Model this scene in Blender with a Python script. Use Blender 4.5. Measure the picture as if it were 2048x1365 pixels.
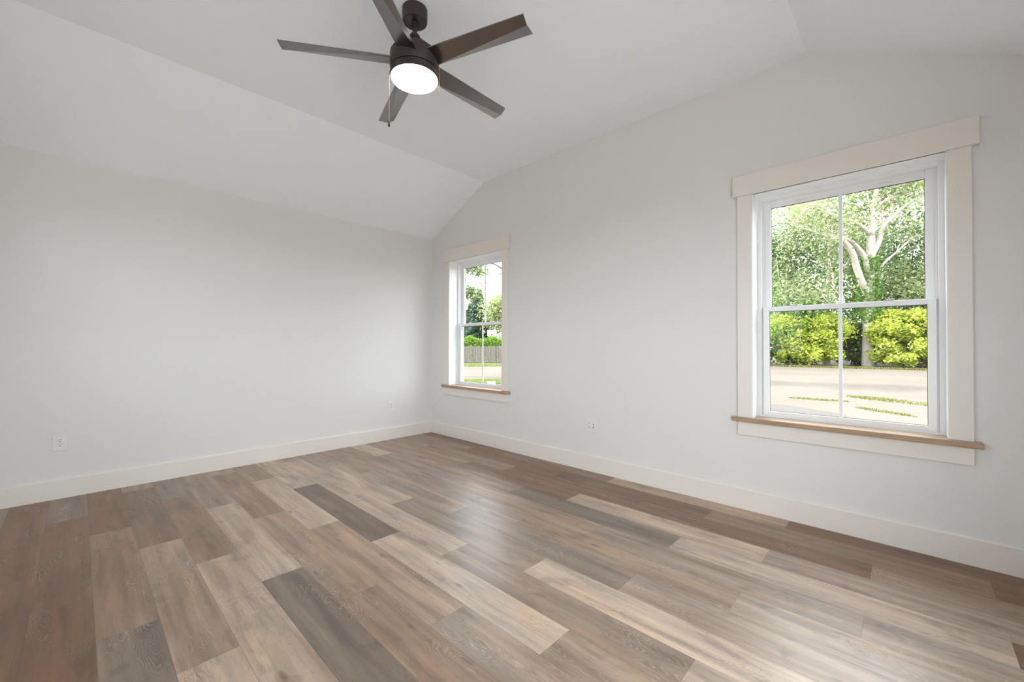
import bpy, bmesh, math, random
import numpy as np
from mathutils import Vector, Matrix, noise as mnoise

for o in list(bpy.data.objects):
    bpy.data.objects.remove(o, do_unlink=True)
S = bpy.context.scene
COL = S.collection

# ------------------------------------------------------------------ camera
cd = bpy.data.cameras.new('camera'); cam = bpy.data.objects.new('camera', cd); COL.objects.link(cam)
cd.sensor_width = 36.0; cd.lens = 14.5926; cd.clip_start = .02; cd.clip_end = 400
Fw = Vector((-.69060373, .72314936, .01102223)); Rt = Vector((.72320964, .69062431, .00242689)); Up = Vector((.00585722, -.0096474, .99993631))
cam.matrix_world = Matrix(((Rt.x, Up.x, -Fw.x, 4.347841), (Rt.y, Up.y, -Fw.y, -3.087372), (Rt.z, Up.z, -Fw.z, 1.092724), (0, 0, 0, 1)))
S.camera = cam

# ------------------------------------------------------------------ sky, sun, exposure
SKY_STRENGTH = 3.0
SUN_STRENGTH = 5.0
LAMP_STRENGTH = 6.0
W = bpy.data.worlds.new('sky'); S.world = W; W.use_nodes = True
bg = W.node_tree.nodes['Background']
bg.inputs[0].default_value = (.93, .965, 1.0, 1); bg.inputs[1].default_value = SKY_STRENGTH
sl = bpy.data.lights.new('sun', 'SUN'); sun = bpy.data.objects.new('sun', sl); COL.objects.link(sun)
sl.energy = SUN_STRENGTH; sl.angle = math.radians(1.0); sl.color = (1, .96, .88)
sun.rotation_euler = Vector((.62, .45, -.64)).to_track_quat('-Z', 'Y').to_euler()
sun.location = (-20, -20, 30)
S.view_settings.view_transform = 'Standard'; S.view_settings.look = 'None'
S.view_settings.exposure = 0.95; S.view_settings.gamma = 1.0; S.view_settings.use_curve_mapping = False
S.cycles.use_denoising = True
S.cycles.max_bounces = 16; S.cycles.diffuse_bounces = 10; S.cycles.glossy_bounces = 5
S.cycles.transparent_max_bounces = 16; S.cycles.sample_clamp_indirect = 8.0

# ------------------------------------------------------------------ materials
def new_mat(name):
    m = bpy.data.materials.new(name); m.use_nodes = True
    return m, m.node_tree, m.node_tree.nodes['Principled BSDF']
def paint(name, col, rough=.5, bump=.0, scale=300., metal=0., spec=.5, vary=.0):
    m, t, b = new_mat(name)
    b.inputs['Base Color'].default_value = (*col, 1); b.inputs['Roughness'].default_value = rough
    b.inputs['Metallic'].default_value = metal; b.inputs['Specular IOR Level'].default_value = spec
    tc = t.nodes.new('ShaderNodeTexCoord'); n = t.nodes.new('ShaderNodeTexNoise'); n.inputs['Scale'].default_value = scale
    t.links.new(tc.outputs['Object'], n.inputs['Vector'])
    if bump:
        bp = t.nodes.new('ShaderNodeBump'); bp.inputs['Strength'].default_value = bump; bp.inputs['Distance'].default_value = .001
        t.links.new(n.outputs['Fac'], bp.inputs['Height']); t.links.new(bp.outputs['Normal'], b.inputs['Normal'])
    if vary:
        mx = t.nodes.new('ShaderNodeMix'); mx.data_type = 'RGBA'
        mx.inputs['A'].default_value = (*[c * (1 - vary) for c in col], 1); mx.inputs['B'].default_value = (*[min(1, c * (1 + vary)) for c in col], 1)
        t.links.new(n.outputs['Fac'], mx.inputs['Factor']); t.links.new(mx.outputs['Result'], b.inputs['Base Color'])
    return m
M = {}
M['wall'] = paint('wall_paint', (.748, .740, .733), .62, .05, 400)
M['ceiling'] = paint('ceiling_paint', (.895, .918, .96), .7, .05, 400)
M['trim'] = paint('trim_paint', (.785, .748, .705), .4, .03, 60)
M['vinyl'] = paint('white_vinyl', (.86, .87, .88), .35, .01, 80)
M['lockgrey'] = paint('lock_plastic', (.50, .52, .55), .4)
M['seal'] = paint('glazing_seal', (.08, .08, .085), .5)
M['plastic'] = paint('outlet_plastic', (.77, .765, .76), .3)
M['hole'] = paint('dark_hole', (.015, .013, .012), .6)
M['screw'] = paint('screw_metal', (.7, .7, .7), .3, metal=1)
M['bronze'] = paint('dark_bronze', (.052, .040, .038), .42, .02, 200, metal=.35)
M['blade'] = paint('bronze_blade', (.25, .236, .235), .27, .01, 120, metal=1.)
M['brass'] = paint('chain_metal', (.62, .50, .38), .3, metal=1)
M['siding'] = paint('exterior_siding', (.62, .62, .6), .7)
M['roofing'] = paint('roof_shingle', (.12, .12, .13), .9, .3, 40)

def glass_mat():
    m = bpy.data.materials.new('window_glass'); m.use_nodes = True; t = m.node_tree
    t.nodes.clear()
    o = t.nodes.new('ShaderNodeOutputMaterial'); mx = t.nodes.new('ShaderNodeMixShader'); lw = t.nodes.new('ShaderNodeLayerWeight'); pw = t.nodes.new('ShaderNodeMath'); pw.operation = 'POWER'; pw.inputs[1].default_value = 4.5
    fr = t.nodes.new('ShaderNodeMath'); fr.operation = 'MULTIPLY_ADD'; fr.inputs[1].default_value = .30; fr.inputs[2].default_value = .006
    t.links.new(lw.outputs['Facing'], pw.inputs[0]); t.links.new(pw.outputs[0], fr.inputs[0])
    tr = t.nodes.new('ShaderNodeBsdfTransparent'); tr.inputs[0].default_value = (.97, .985, .98, 1)
    gl = t.nodes.new('ShaderNodeBsdfGlossy'); gl.inputs['Roughness'].default_value = .0; gl.inputs[0].default_value = (1, 1, 1, 1)
    t.links.new(fr.outputs[0], mx.inputs[0]); t.links.new(tr.outputs[0], mx.inputs[1]); t.links.new(gl.outputs[0], mx.inputs[2]); t.links.new(mx.outputs[0], o.inputs[0])
    return m
M['glass'] = glass_mat()

def lens_mat():
    m, t, b = new_mat('lit_opal_lens')
    b.inputs['Base Color'].default_value = (.9, .88, .84, 1); b.inputs['Roughness'].default_value = .35
    b.inputs['Emission Color'].default_value = (1, .93, .84, 1); b.inputs['Emission Strength'].default_value = LAMP_STRENGTH
    return m
M['lens'] = lens_mat()

def oak_mat():
    m, t, b = new_mat('oak_stool')
    tc = t.nodes.new('ShaderNodeTexCoord'); mp = t.nodes.new('ShaderNodeMapping'); mp.inputs['Scale'].default_value = (3, 60, 60)
    n = t.nodes.new('ShaderNodeTexNoise'); n.inputs['Scale'].default_value = 1.5; n.inputs['Detail'].default_value = 6
    r = t.nodes.new('ShaderNodeValToRGB'); r.color_ramp.elements[0].position = .3; r.color_ramp.elements[1].position = .75
    r.color_ramp.elements[0].color = (.30, .19, .115, 1); r.color_ramp.elements[1].color = (.52, .37, .25, 1)
    t.links.new(tc.outputs['Object'], mp.inputs[0]); t.links.new(mp.outputs[0], n.inputs['Vector']); t.links.new(n.outputs['Fac'], r.inputs[0]); t.links.new(r.outputs[0], b.inputs['Base Color'])
    b.inputs['Roughness'].default_value = .3
    return m
M['oak'] = oak_mat()

def floor_mat():
    m, t, b = new_mat('vinyl_plank')
    N = t.nodes; L = t.links
    def node(tp, **kw):
        n = N.new(tp)
        for k, v in kw.items(): setattr(n, k, v)
        return n
    def math_(op, a, bb=None, c=None, clamp=False):
        n = node('ShaderNodeMath', operation=op, use_clamp=clamp)
        for i, v in enumerate((a, bb, c)):
            if v is None: continue
            if isinstance(v, (int, float)): n.inputs[i].default_value = v
            else: L.new(v, n.inputs[i])
        return n.outputs[0]
    def smooth(v, lo, hi):
        n = node('ShaderNodeMapRange', interpolation_type='SMOOTHSTEP'); n.inputs['From Min'].default_value = lo; n.inputs['From Max'].default_value = hi
        L.new(v, n.inputs['Value']); return n.outputs['Result']
    def mixc(f, a, bb, mode='MIX'):
        n = node('ShaderNodeMix', data_type='RGBA', blend_type=mode)
        for k, v in (('Factor', f), ('A', a), ('B', bb)):
            s = n.inputs[k] if k != 'Factor' else n.inputs[0]
            if isinstance(v, (int, float)): s.default_value = v
            elif isinstance(v, tuple): s.default_value = (*v, 1)
            else: L.new(v, s)
        return n.outputs['Result']
    uv = node('ShaderNodeUVMap', uv_map='plank')            # u along the plank in metres, v across, both offset per plank
    at = node('ShaderNodeAttribute', attribute_name='plank_tone')
    ed = node('ShaderNodeUVMap', uv_map='edge')             # 0..1 across the plank both ways
    def tex(sx, sy, detail=4, rough=.55, dist=0., off=0.):
        mp = node('ShaderNodeMapping'); mp.inputs['Scale'].default_value = (sx, sy, 1); mp.inputs['Location'].default_value = (off, off * .7, off)
        L.new(uv.outputs[0], mp.inputs[0])
        n = node('ShaderNodeTexNoise'); n.inputs['Scale'].default_value = 1; n.inputs['Detail'].default_value = detail; n.inputs['Roughness'].default_value = rough; n.inputs['Distortion'].default_value = dist
        L.new(mp.outputs[0], n.inputs['Vector']); return n.outputs['Fac']
    sep = node('ShaderNodeSeparateXYZ'); L.new(uv.outputs[0], sep.inputs[0])
    broad = tex(1.6, 14, 3, .5, .3, 3.)          # long bands of lighter and darker wood
    cloud = tex(4.5, 9, 3, .55, .6, 11.)         # smoky patches
    fine = tex(14, 260, 3, .6, 0, 5.)            # fine fibre
    warp = tex(2.3, 9, 2, .5, .4, 7.)
    patch = tex(2.2, 7, 2, .5, 0, 17.)
    ring = math_('ADD', math_('MULTIPLY', sep.outputs[1], 55.), math_('MULTIPLY', warp, 34.))
    tri = math_('PINGPONG', ring, .5)            # growth rings: cathedral figure
    limed = smooth(tri, .36, .49)
    mask = math_('MULTIPLY', smooth(patch, .50, .64), smooth(fine, .30, .62))
    limed = math_('MULTIPLY', limed, mask)
    darkring = math_('MULTIPLY', smooth(tri, .20, .0), smooth(patch, .47, .62))
    vo = node('ShaderNodeTexVoronoi'); mp = node('ShaderNodeMapping'); mp.inputs['Scale'].default_value = (3.4, 11, 1); L.new(uv.outputs[0], mp.inputs[0]); L.new(mp.outputs[0], vo.inputs['Vector'])
    vo.inputs['Scale'].default_value = 1
    sepc = node('ShaderNodeSeparateColor'); L.new(vo.outputs['Color'], sepc.inputs[0])
    knot = math_('MULTIPLY', smooth(vo.outputs['Distance'], .16, .03), math_('GREATER_THAN', sepc.outputs[0], .55))
    streak = tex(1.1, 34, 4, .6, .25, 23.)       # narrow lighter and darker stripes
    hue = tex(1.9, 6, 2, .5, .5, 31.)            # greyer and redder areas of one board
    c = at.outputs['Color']
    c = mixc(math_('MULTIPLY', smooth(hue, .50, .68), .60), c, mixc(1., c, (1.09, .965, .885), 'MULTIPLY'))
    c = mixc(math_('MULTIPLY', smooth(hue, .48, .32), .60), c, mixc(1., c, (.92, .98, 1.06), 'MULTIPLY'))
    c = mixc(math_('MULTIPLY', smooth(broad, .46, .70), .85), c, mixc(1., c, (1.38, 1.36, 1.32), 'MULTIPLY'))
    c = mixc(math_('MULTIPLY', smooth(broad, .50, .30), .85), c, mixc(1., c, (.70, .675, .66), 'MULTIPLY'))
    c = mixc(math_('MULTIPLY', smooth(streak, .50, .68), .50), c, mixc(1., c, (1.25, 1.23, 1.20), 'MULTIPLY'))
    c = mixc(math_('MULTIPLY', smooth(streak, .48, .32), .60), c, mixc(1., c, (.74, .71, .69), 'MULTIPLY'))
    c = mixc(math_('MULTIPLY', smooth(cloud, .54, .70), .62), c, mixc(1., c, (.60, .60, .63), 'MULTIPLY'))
    c = mixc(math_('MULTIPLY', smooth(fine, .50, .32), .42), c, mixc(1., c, (.70, .67, .65), 'MULTIPLY'))
    fleck = tex(26, 120, 2, .5, 0, 41.)          # short dark pores
    c = mixc(math_('MULTIPLY', smooth(fleck, .60, .72), .45), c, mixc(1., c, (.58, .54, .52), 'MULTIPLY'))
    c = mixc(math_('MULTIPLY', darkring, .36), c, mixc(1., c, (.60, .55, .52), 'MULTIPLY'))
    c = mixc(math_('MULTIPLY', limed, .40), c, (.60, .52, .44))
    c = mixc(math_('MULTIPLY', knot, .62), c, (.10, .07, .055))
    se = node('ShaderNodeSeparateXYZ'); L.new(ed.outputs[0], se.inputs[0])
    ex = math_('MULTIPLY', math_('MINIMUM', se.outputs[0], math_('SUBTRACT', 1., se.outputs[0])), 1.2165)
    ey = math_('MULTIPLY', math_('MINIMUM', se.outputs[1], math_('SUBTRACT', 1., se.outputs[1])), .18)
    seam = smooth(math_('MINIMUM', ex, ey), .0014, .0004)
    c = mixc(math_('MULTIPLY', seam, .45), c, (.09, .065, .05))
    L.new(c, b.inputs['Base Color'])
    rg = math_('ADD', .31, math_('MULTIPLY', fine, .10)); L.new(rg, b.inputs['Roughness'])
    b.inputs['Specular IOR Level'].default_value = .8
    h = math_('SUBTRACT', math_('ADD', math_('MULTIPLY', fine, .5), math_('MULTIPLY', limed, .3)), math_('MULTIPLY', seam, 1.5))
    bp = node('ShaderNodeBump'); bp.inputs['Strength'].default_value = .18; bp.inputs['Distance'].default_value = .001
    L.new(h, bp.inputs['Height']); L.new(bp.outputs['Normal'], b.inputs['Normal'])
    return m
M['floor'] = floor_mat()

def leaf_mat(name, dark, light, trans=.35):
    m = bpy.data.materials.new(name); m.use_nodes = True; t = m.node_tree; t.nodes.clear()
    o = t.nodes.new('ShaderNodeOutputMaterial'); g = t.nodes.new('ShaderNodeNewGeometry'); r = t.nodes.new('ShaderNodeValToRGB')
    r.color_ramp.elements[0].color = (*dark, 1); r.color_ramp.elements[1].color = (*light, 1)
    d = t.nodes.new('ShaderNodeBsdfDiffuse'); tl = t.nodes.new('ShaderNodeBsdfTranslucent'); mx = t.nodes.new('ShaderNodeMixShader'); mx.inputs[0].default_value = trans
    t.links.new(g.outputs['Random Per Island'], r.inputs[0]); t.links.new(r.outputs[0], d.inputs[0]); t.links.new(r.outputs[0], tl.inputs[0])
    t.links.new(d.outputs[0], mx.inputs[1]); t.links.new(tl.outputs[0], mx.inputs[2]); t.links.new(mx.outputs[0], o.inputs[0])
    return m
M['leaf_bush'] = leaf_mat('shrub_leaf', (0.36, 0.44, 0.07), (0.62, 0.66, 0.18), 0.5)
M['leaf_tree'] = leaf_mat('tree_leaf', (0.16, 0.22, 0.085), (0.36, 0.42, 0.21), 0.5)
M['leaf_dark'] = leaf_mat('dark_leaf', (0.07, 0.125, 0.06), (0.21, 0.29, 0.15), 0.45)
M['leaf_ivy'] = leaf_mat('ivy_leaf', (0.11, 0.24, 0.05), (0.28, 0.42, 0.12), 0.45)
M['leaf_pale'] = leaf_mat('pale_leaf', (0.25, 0.31, 0.14), (0.46, 0.5, 0.28), 0.5)
M['needle'] = leaf_mat('conifer_needle', (0.05, 0.1, 0.07), (0.13, 0.2, 0.13), 0.3)
M['hedge'] = leaf_mat('hedge_leaf', (0.11, 0.22, 0.03), (0.28, 0.42, 0.08), 0.4)
M['grass'] = leaf_mat('grass_blade', (0.12, 0.13, 0.035), (0.24, 0.24, 0.09), 0.3)
M['lawn'] = leaf_mat('lawn_blade', (0.16, 0.22, 0.07), (0.27, 0.31, 0.13), 0.3)
M['bark'] = paint('pale_bark', (.44, .395, .345), .9, .4, 6, vary=.35)
M['bark_dark'] = paint('grey_bark', (.12, .10, .09), .9, .4, 6, vary=.3)
M['fence'] = paint('weathered_wood', (.17, .15, .125), .85, .2, 5, vary=.35)
M['white_board'] = paint('white_board', (.5, .5, .5), .5)
M['rim'] = paint('rim_steel', (.25, .12, .08), .5)

def ground_mat():
    m, t, b = new_mat('sandy_soil')
    tc = t.nodes.new('ShaderNodeTexCoord')
    def nz(s, d): 
        n = t.nodes.new('ShaderNodeTexNoise'); n.inputs['Scale'].default_value = s; n.inputs['Detail'].default_value = d; t.links.new(tc.outputs['Object'], n.inputs['Vector']); return n
    a = nz(.35, 5); f = nz(14, 6)
    r = t.nodes.new('ShaderNodeValToRGB'); r.color_ramp.elements[0].position = .35; r.color_ramp.elements[1].position = .7
    r.color_ramp.elements[0].color = (.146, .125, .108, 1); r.color_ramp.elements[1].color = (.168, .146, .127, 1)
    mx = t.nodes.new('ShaderNodeMix'); mx.data_type = 'RGBA'; mx.blend_type = 'MULTIPLY'; mx.inputs[0].default_value = .5
    r2 = t.nodes.new('ShaderNodeValToRGB'); r2.color_ramp.elements[0].position = .3; r2.color_ramp.elements[0].color = (.6, .58, .56, 1); r2.color_ramp.elements[1].position = .55
    t.links.new(a.outputs[0], r.inputs[0]); t.links.new(f.outputs[0], r2.inputs[0]); t.links.new(r.outputs[0], mx.inputs['A']); t.links.new(r2.outputs[0], mx.inputs['B']); t.links.new(mx.outputs['Result'], b.inputs['Base Color'])
    b.inputs['Roughness'].default_value = .95; b.inputs['Specular IOR Level'].default_value = .1
    return m
M['ground'] = ground_mat()
M['earth'] = paint('grey_earth', (.085, .076, .070), .95, .5, 18, vary=.5)
M['concrete'] = paint('bounce_concrete', (.55, .55, .54), .85, .2, 30, vary=.12)
M['turf'] = paint('turf_soil', (.30, .36, .15), .95, .3, 10, vary=.25)

# ------------------------------------------------------------------ helpers
def tag(o, label=None, cat=None, group=None, kind=None):
    if label: o['label'] = label
    if cat: o['category'] = cat
    if group: o['group'] = group
    if kind: o['kind'] = kind
    return o
def empty(name, loc=(0, 0, 0), rz=0., **kw):
    o = bpy.data.objects.new(name, None); COL.objects.link(o); o.location = loc; o.rotation_euler = (0, 0, rz); o.empty_display_size = .1
    return tag(o, **kw)
def link_mesh(name, me, mat, parent=None, smooth=False, loc=None, **kw):
    o = bpy.data.objects.new(name, me); COL.objects.link(o)
    if mat: me.materials.append(mat)
    if smooth:
        for p in me.polygons: p.use_smooth = True
    if parent: o.parent = parent
    if loc: o.location = loc
    return tag(o, **kw)
def bm_obj(name, bm, mat, parent=None, smooth=False, **kw):
    me = bpy.data.meshes.new(name); bmesh.ops.recalc_face_normals(bm, faces=bm.faces); bm.to_mesh(me); bm.free()
    return link_mesh(name, me, mat, parent, smooth, **kw)
def add_box(bm, x0, x1, y0, y1, z0, z1, bev=0., seg=1):
    vs = [bm.verts.new((x, y, z)) for x in (x0, x1) for y in (y0, y1) for z in (z0, z1)]
    fs = [bm.faces.new([vs[i] for i in q]) for q in ((0, 1, 3, 2), (4, 6, 7, 5), (0, 4, 5, 1), (2, 3, 7, 6), (0, 2, 6, 4), (1, 5, 7, 3))]
    if bev:
        es = list({e for f in fs for e in f.edges})
        bmesh.ops.bevel(bm, geom=es, offset=bev, segments=seg, affect='EDGES', profile=.5)
def box(name, dims, mat, parent=None, bev=0., seg=1, **kw):
    bm = bmesh.new(); add_box(bm, *dims, bev=bev, seg=seg); return bm_obj(name, bm, mat, parent, **kw)
def add_lathe(bm, prof, n=48, cx=0., cy=0., close=True):
    rings = []
    for r, z in prof:
        rings.append([bm.verts.new((cx + r * math.cos(2 * math.pi * k / n), cy + r * math.sin(2 * math.pi * k / n), z)) for k in range(n)])
    for a, b in zip(rings, rings[1:]):
        for k in range(n): bm.faces.new((a[k], a[(k + 1) % n], b[(k + 1) % n], b[k]))
    if close:
        bm.faces.new(rings[0][::-1]); bm.faces.new(rings[-1])
def lathe(name, prof, mat, parent=None, n=48, smooth_angle=40, **kw):
    bm = bmesh.new(); add_lathe(bm, prof, n)
    o = bm_obj(name, bm, mat, parent, **kw)
    o.data.shade_smooth()
    bme = bmesh.new(); bme.from_mesh(o.data)
    for e in bme.edges:
        if len(e.link_faces) == 2 and e.calc_face_angle() > math.radians(smooth_angle): e.smooth = False
    bme.to_mesh(o.data); bme.free()
    return o
def tube_data(pts, rad, n=7, V=None, Fc=None):
    """append a tapered tube to vertex and face lists"""
    V = [] if V is None else V; Fc = [] if Fc is None else Fc
    pts = [Vector(p) for p in pts]; base = len(V); ref = Vector((.3, .8, .5)).normalized()
    for i, p in enumerate(pts):
        d = (pts[min(i + 1, len(pts) - 1)] - pts[max(i - 1, 0)]).normalized()
        a = d.cross(ref)
        if a.length < .1: a = d.cross(Vector((1, 0, 0)))
        a.normalize(); b = d.cross(a)
        for k in range(n):
            q = 2 * math.pi * k / n; V.append(tuple(p + (a * math.cos(q) + b * math.sin(q)) * rad[i]))
    for i in range(len(pts) - 1):
        for k in range(n):
            Fc.append((base + i * n + k, base + i * n + (k + 1) % n, base + (i + 1) * n + (k + 1) % n, base + (i + 1) * n + k))
    Fc.append(tuple(base + k for k in range(n))[::-1]); Fc.append(tuple(base + (len(pts) - 1) * n + k for k in range(n)))
    return V, Fc
def list_mesh(name, V, Fc, mat, parent=None, smooth=True, **kw):
    me = bpy.data.meshes.new(name); me.from_pydata(V, [], Fc); me.update()
    return link_mesh(name, me, mat, parent, smooth, **kw)
def smooth_path(pts, rad, sub=4, wob=0., seed=0):
    """Catmull-Rom through the points, with a little waviness"""
    P = [np.array(p, float) for p in pts]; out = []; rr = []
    P = [2 * P[0] - P[1]] + P + [2 * P[-1] - P[-2]]
    for i in range(1, len(P) - 2):
        for k in range(sub):
            s = k / sub
            out.append(.5 * (2 * P[i] + (P[i + 1] - P[i - 1]) * s + (2 * P[i - 1] - 5 * P[i] + 4 * P[i + 1] - P[i + 2]) * s * s + (3 * P[i] - P[i - 1] - 3 * P[i + 1] + P[i + 2]) * s ** 3))
            rr.append(rad[i - 1] * (1 - s) + rad[i] * s)
    out.append(P[-2]); rr.append(rad[-1])
    if wob:
        for i in range(1, len(out) - 1):
            v = mnoise.noise_vector(Vector(out[i]) * .9 + Vector((seed, 0, 0))); out[i] = out[i] + np.array(v) * wob
    return out, rr
def leaf_mesh(name, C, size, rng, mat, parent=None, aspect=.55, upness=.4, **kw):
    """one small pointed four-cornered leaf at every centre"""
    n = len(C); C = np.asarray(C)
    nrm = rng.normal(size=(n, 3)); nrm[:, 2] = np.abs(nrm[:, 2]) + upness; nrm /= np.linalg.norm(nrm, axis=1, keepdims=True)
    a = rng.normal(size=(n, 3)); a -= (a * nrm).sum(1, keepdims=True) * nrm; a /= np.linalg.norm(a, axis=1, keepdims=True)
    b = np.cross(nrm, a); s = (size * rng.uniform(.65, 1.25, (n, 1)))
    V = np.empty((n, 4, 3)); V[:, 0] = C - a * s; V[:, 1] = C + b * s * aspect - a * s * .15; V[:, 2] = C + a * s; V[:, 3] = C - b * s * aspect - a * s * .15
    me = bpy.data.meshes.new(name); me.vertices.add(4 * n); me.vertices.foreach_set('co', V.reshape(-1).astype(np.float32))
    me.loops.add(4 * n); me.loops.foreach_set('vertex_index', np.arange(4 * n, dtype=np.int32))
    me.polygons.add(n); me.polygons.foreach_set('loop_start', np.arange(0, 4 * n, 4, dtype=np.int32)); me.polygons.foreach_set('loop_total', np.full(n, 4, np.int32))
    me.update(calc_edges=True); me.validate()
    return link_mesh(name, me, mat, parent, **kw)

# ------------------------------------------------------------------ room shell
RW, RD = 4.85, -3.72            # room width, back wall
EW = .20                        # outer face of the window wall
WY, WX0, WX1 = .014, -.014, RW + .014      # wall faces stand a baseboard's thickness behind 0
GZ = -.41                       # yard level
PROF = [(WX0, 2.433), (.95, 2.909), (3.90, 2.909), (WX1, 2.433)]
WIN = [(.3575, 1.2475), (3.6025, 4.4925)]   # clear widths between casings
WZ0, WZ1 = .612, 2.103

def build_floor():
    random.seed(4)
    LT, TN, MD, GR, DK, BR = (.465, .365, .280), (.380, .275, .192), (.285, .196, .136), (.290, .224, .174), (.158, .078, .034), (.198, .098, .043)
    DG = (.185, .145, .112)
    mixt = lambda a, b, f: tuple(x * (1 - f) + y * f for x, y in zip(a, b))
    # tone of every plank, row by row from the window wall; each row lists planks from the left wall to the right
    rows = [
        ([.155, 1.3715, 2.588, 3.8045], [BR, BR, mixt(BR, MD, .4), TN, BR]),
        ([.9675, 2.184, 3.4005, 4.617], [MD, BR, DK, mixt(BR, MD, .6), DK]),
        ([.562, 1.7785, 2.995, 4.2115], [MD, MD, BR, BR, MD]),
        ([.155, 1.3715, 2.588, 3.8045], [MD, MD, BR, mixt(TN, LT, .4), GR]),
        ([.9675, 2.184, 3.4005, 4.617], [MD, MD, DG, mixt(LT, GR, .15), DK]),
        ([.562, 1.7785, 2.995, 4.2115], [LT, GR, mixt(TN, MD, .5), GR, GR]),
        ([.155, 1.3715, 2.588, 3.8045], [MD, MD, GR, mixt(TN, MD, .5), mixt(GR, LT, .4)]),
        ([.9675, 2.184, 3.4005, 4.617], [MD, GR, mixt(GR, DG, .4), mixt(GR, LT, .3), GR]),
        ([.562, 1.7785, 2.995, 4.2115], [GR, mixt(LT, GR, .15), mixt(GR, MD, .4), LT, mixt(LT, GR, .3)]),
        ([.155, 1.3715, 2.588, 3.8045], [GR, mixt(LT, TN, .3), mixt(LT, TN, .2), mixt(GR, MD, .5), mixt(LT, GR, .5)]),
        ([.9675, 2.184, 3.4005, 4.617], [mixt(LT, TN, .3), mixt(DG, DK, .4), LT, mixt(GR, TN, .3), GR]),
        ([.562, 1.7785, 2.995, 4.2115], [MD, mixt(LT, TN, .2), mixt(MD, TN, .5), GR, GR]),
        ([.155, 1.3715, 2.588, 3.8045], [mixt(TN, MD, .5), mixt(MD, BR, .3), mixt(MD, TN, .5), mixt(MD, BR, .2), MD]),
        ([.9675, 2.184, 3.4005, 4.617], [mixt(GR, MD, .5), mixt(LT, TN, .25), DG, GR, MD]),
        ([.562, 1.7785, 2.995, 4.2115], [mixt(GR, DG, .5), mixt(BR, MD, .5), mixt(LT, TN, .5), MD, TN]),
        ([.155, 1.3715, 2.588, 3.8045], [GR, mixt(BR, DG, .4), mixt(TN, MD, .4), mixt(LT, TN, .5), MD]),
        ([.9675, 2.184, 3.4005, 4.617], [BR, mixt(MD, BR, .4), mixt(DG, MD, .3), MD, TN]),
        ([.562, 1.7785, 2.995, 4.2115], [mixt(DG, MD, .5), mixt(BR, DK, .3), mixt(BR, DK, .6), MD, BR]),
        ([.155, 1.3715, 2.588, 3.8045], [BR, BR, mixt(BR, DK, .5), MD, TN]),
        ([.9675, 2.184, 3.4005, 4.617], [MD, mixt(DK, BR, .5), BR, TN, MD]),
        ([.562, 1.7785, 2.995, 4.2115], [BR, MD, BR, TN, MD]),
    ]
    me = bpy.data.meshes.new('floor'); V = []; Fc = []; tones = []; uvs = []; eds = []
    for r, (cuts, cols) in enumerate(rows):
        y1 = -.15 - .18 * (r - 1) if r else .03
        y1 = .03 if r == 0 else -.15 - .18 * (r - 1); y0 = -.15 - .18 * r
        if y1 <= RD - .03: break
        y0 = max(y0, RD - .03)
        xs = [-.03] + cuts + [RW + .03]
        for i, (xa, xb) in enumerate(zip(xs, xs[1:])):
            full_a = xb - 1.2165 if i == 0 else xa
            ou, ov = random.uniform(0, 50), random.uniform(0, 50); fl = random.random() < .5
            k = random.uniform(.94, 1.06); tone = tuple(c * k for c in cols[i])
            n0 = len(V); V += [(xa, y0, 0), (xb, y0, 0), (xb, y1, 0), (xa, y1, 0)]; Fc.append((n0, n0 + 1, n0 + 2, n0 + 3))
            yb = -.15 - .18 * r
            for x, y in ((xa, y0), (xb, y0), (xb, y1), (xa, y1)):
                u, v = x - full_a, y - yb
                eds.append((u / 1.2165, v / .18)); tones.append((*tone, 1)); uvs.append(((-u if fl else u) + ou, v + ov))
    # slab under the planks
    n0 = len(V); x0, x1, ya, yb = -.03, RW + .03, RD - .03, .03
    V += [(x0, ya, -.12), (x1, ya, -.12), (x1, yb, -.12), (x0, yb, -.12)]; Fc.append((n0 + 3, n0 + 2, n0 + 1, n0))
    for _ in range(4): eds.append((.5, .5)); tones.append((.2, .2, .2, 1)); uvs.append((0, 0))
    me.from_pydata(V, [], Fc); me.update()
    ca = me.color_attributes.new('plank_tone', 'FLOAT_COLOR', 'CORNER'); ca.data.foreach_set('color', np.array(tones, np.float32).reshape(-1))
    for nm, d in (('plank', uvs), ('edge', eds)):
        l = me.uv_layers.new(name=nm); l.data.foreach_set('uv', np.array(d, np.float32).reshape(-1))
    link_mesh('floor', me, M['floor'], label='brown and greige wood look vinyl plank floor across the room', cat='floor', kind='structure')
build_floor()

def extrude_profile(bm, pts, y0, y1):
    a = [bm.verts.new((x, y0, z)) for x, z in pts]; b = [bm.verts.new((x, y1, z)) for x, z in pts]
    n = len(pts)
    for i in range(n): bm.faces.new((a[i], a[(i + 1) % n], b[(i + 1) % n], b[i]))
    bm.faces.new(a[::-1]); bm.faces.new(b)

bm = bmesh.new()
up = [(x, z + .16) for x, z in PROF]
for i in range(3):
    extrude_profile(bm, [PROF[i], PROF[i + 1], up[i + 1], up[i]], RD - .014, WY)
bmesh.ops.remove_doubles(bm, verts=bm.verts, dist=1e-5)
bm_obj('ceiling', bm, M['ceiling'], label='white vaulted ceiling with flat middle and sloped sides', cat='ceiling', kind='structure')

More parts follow.
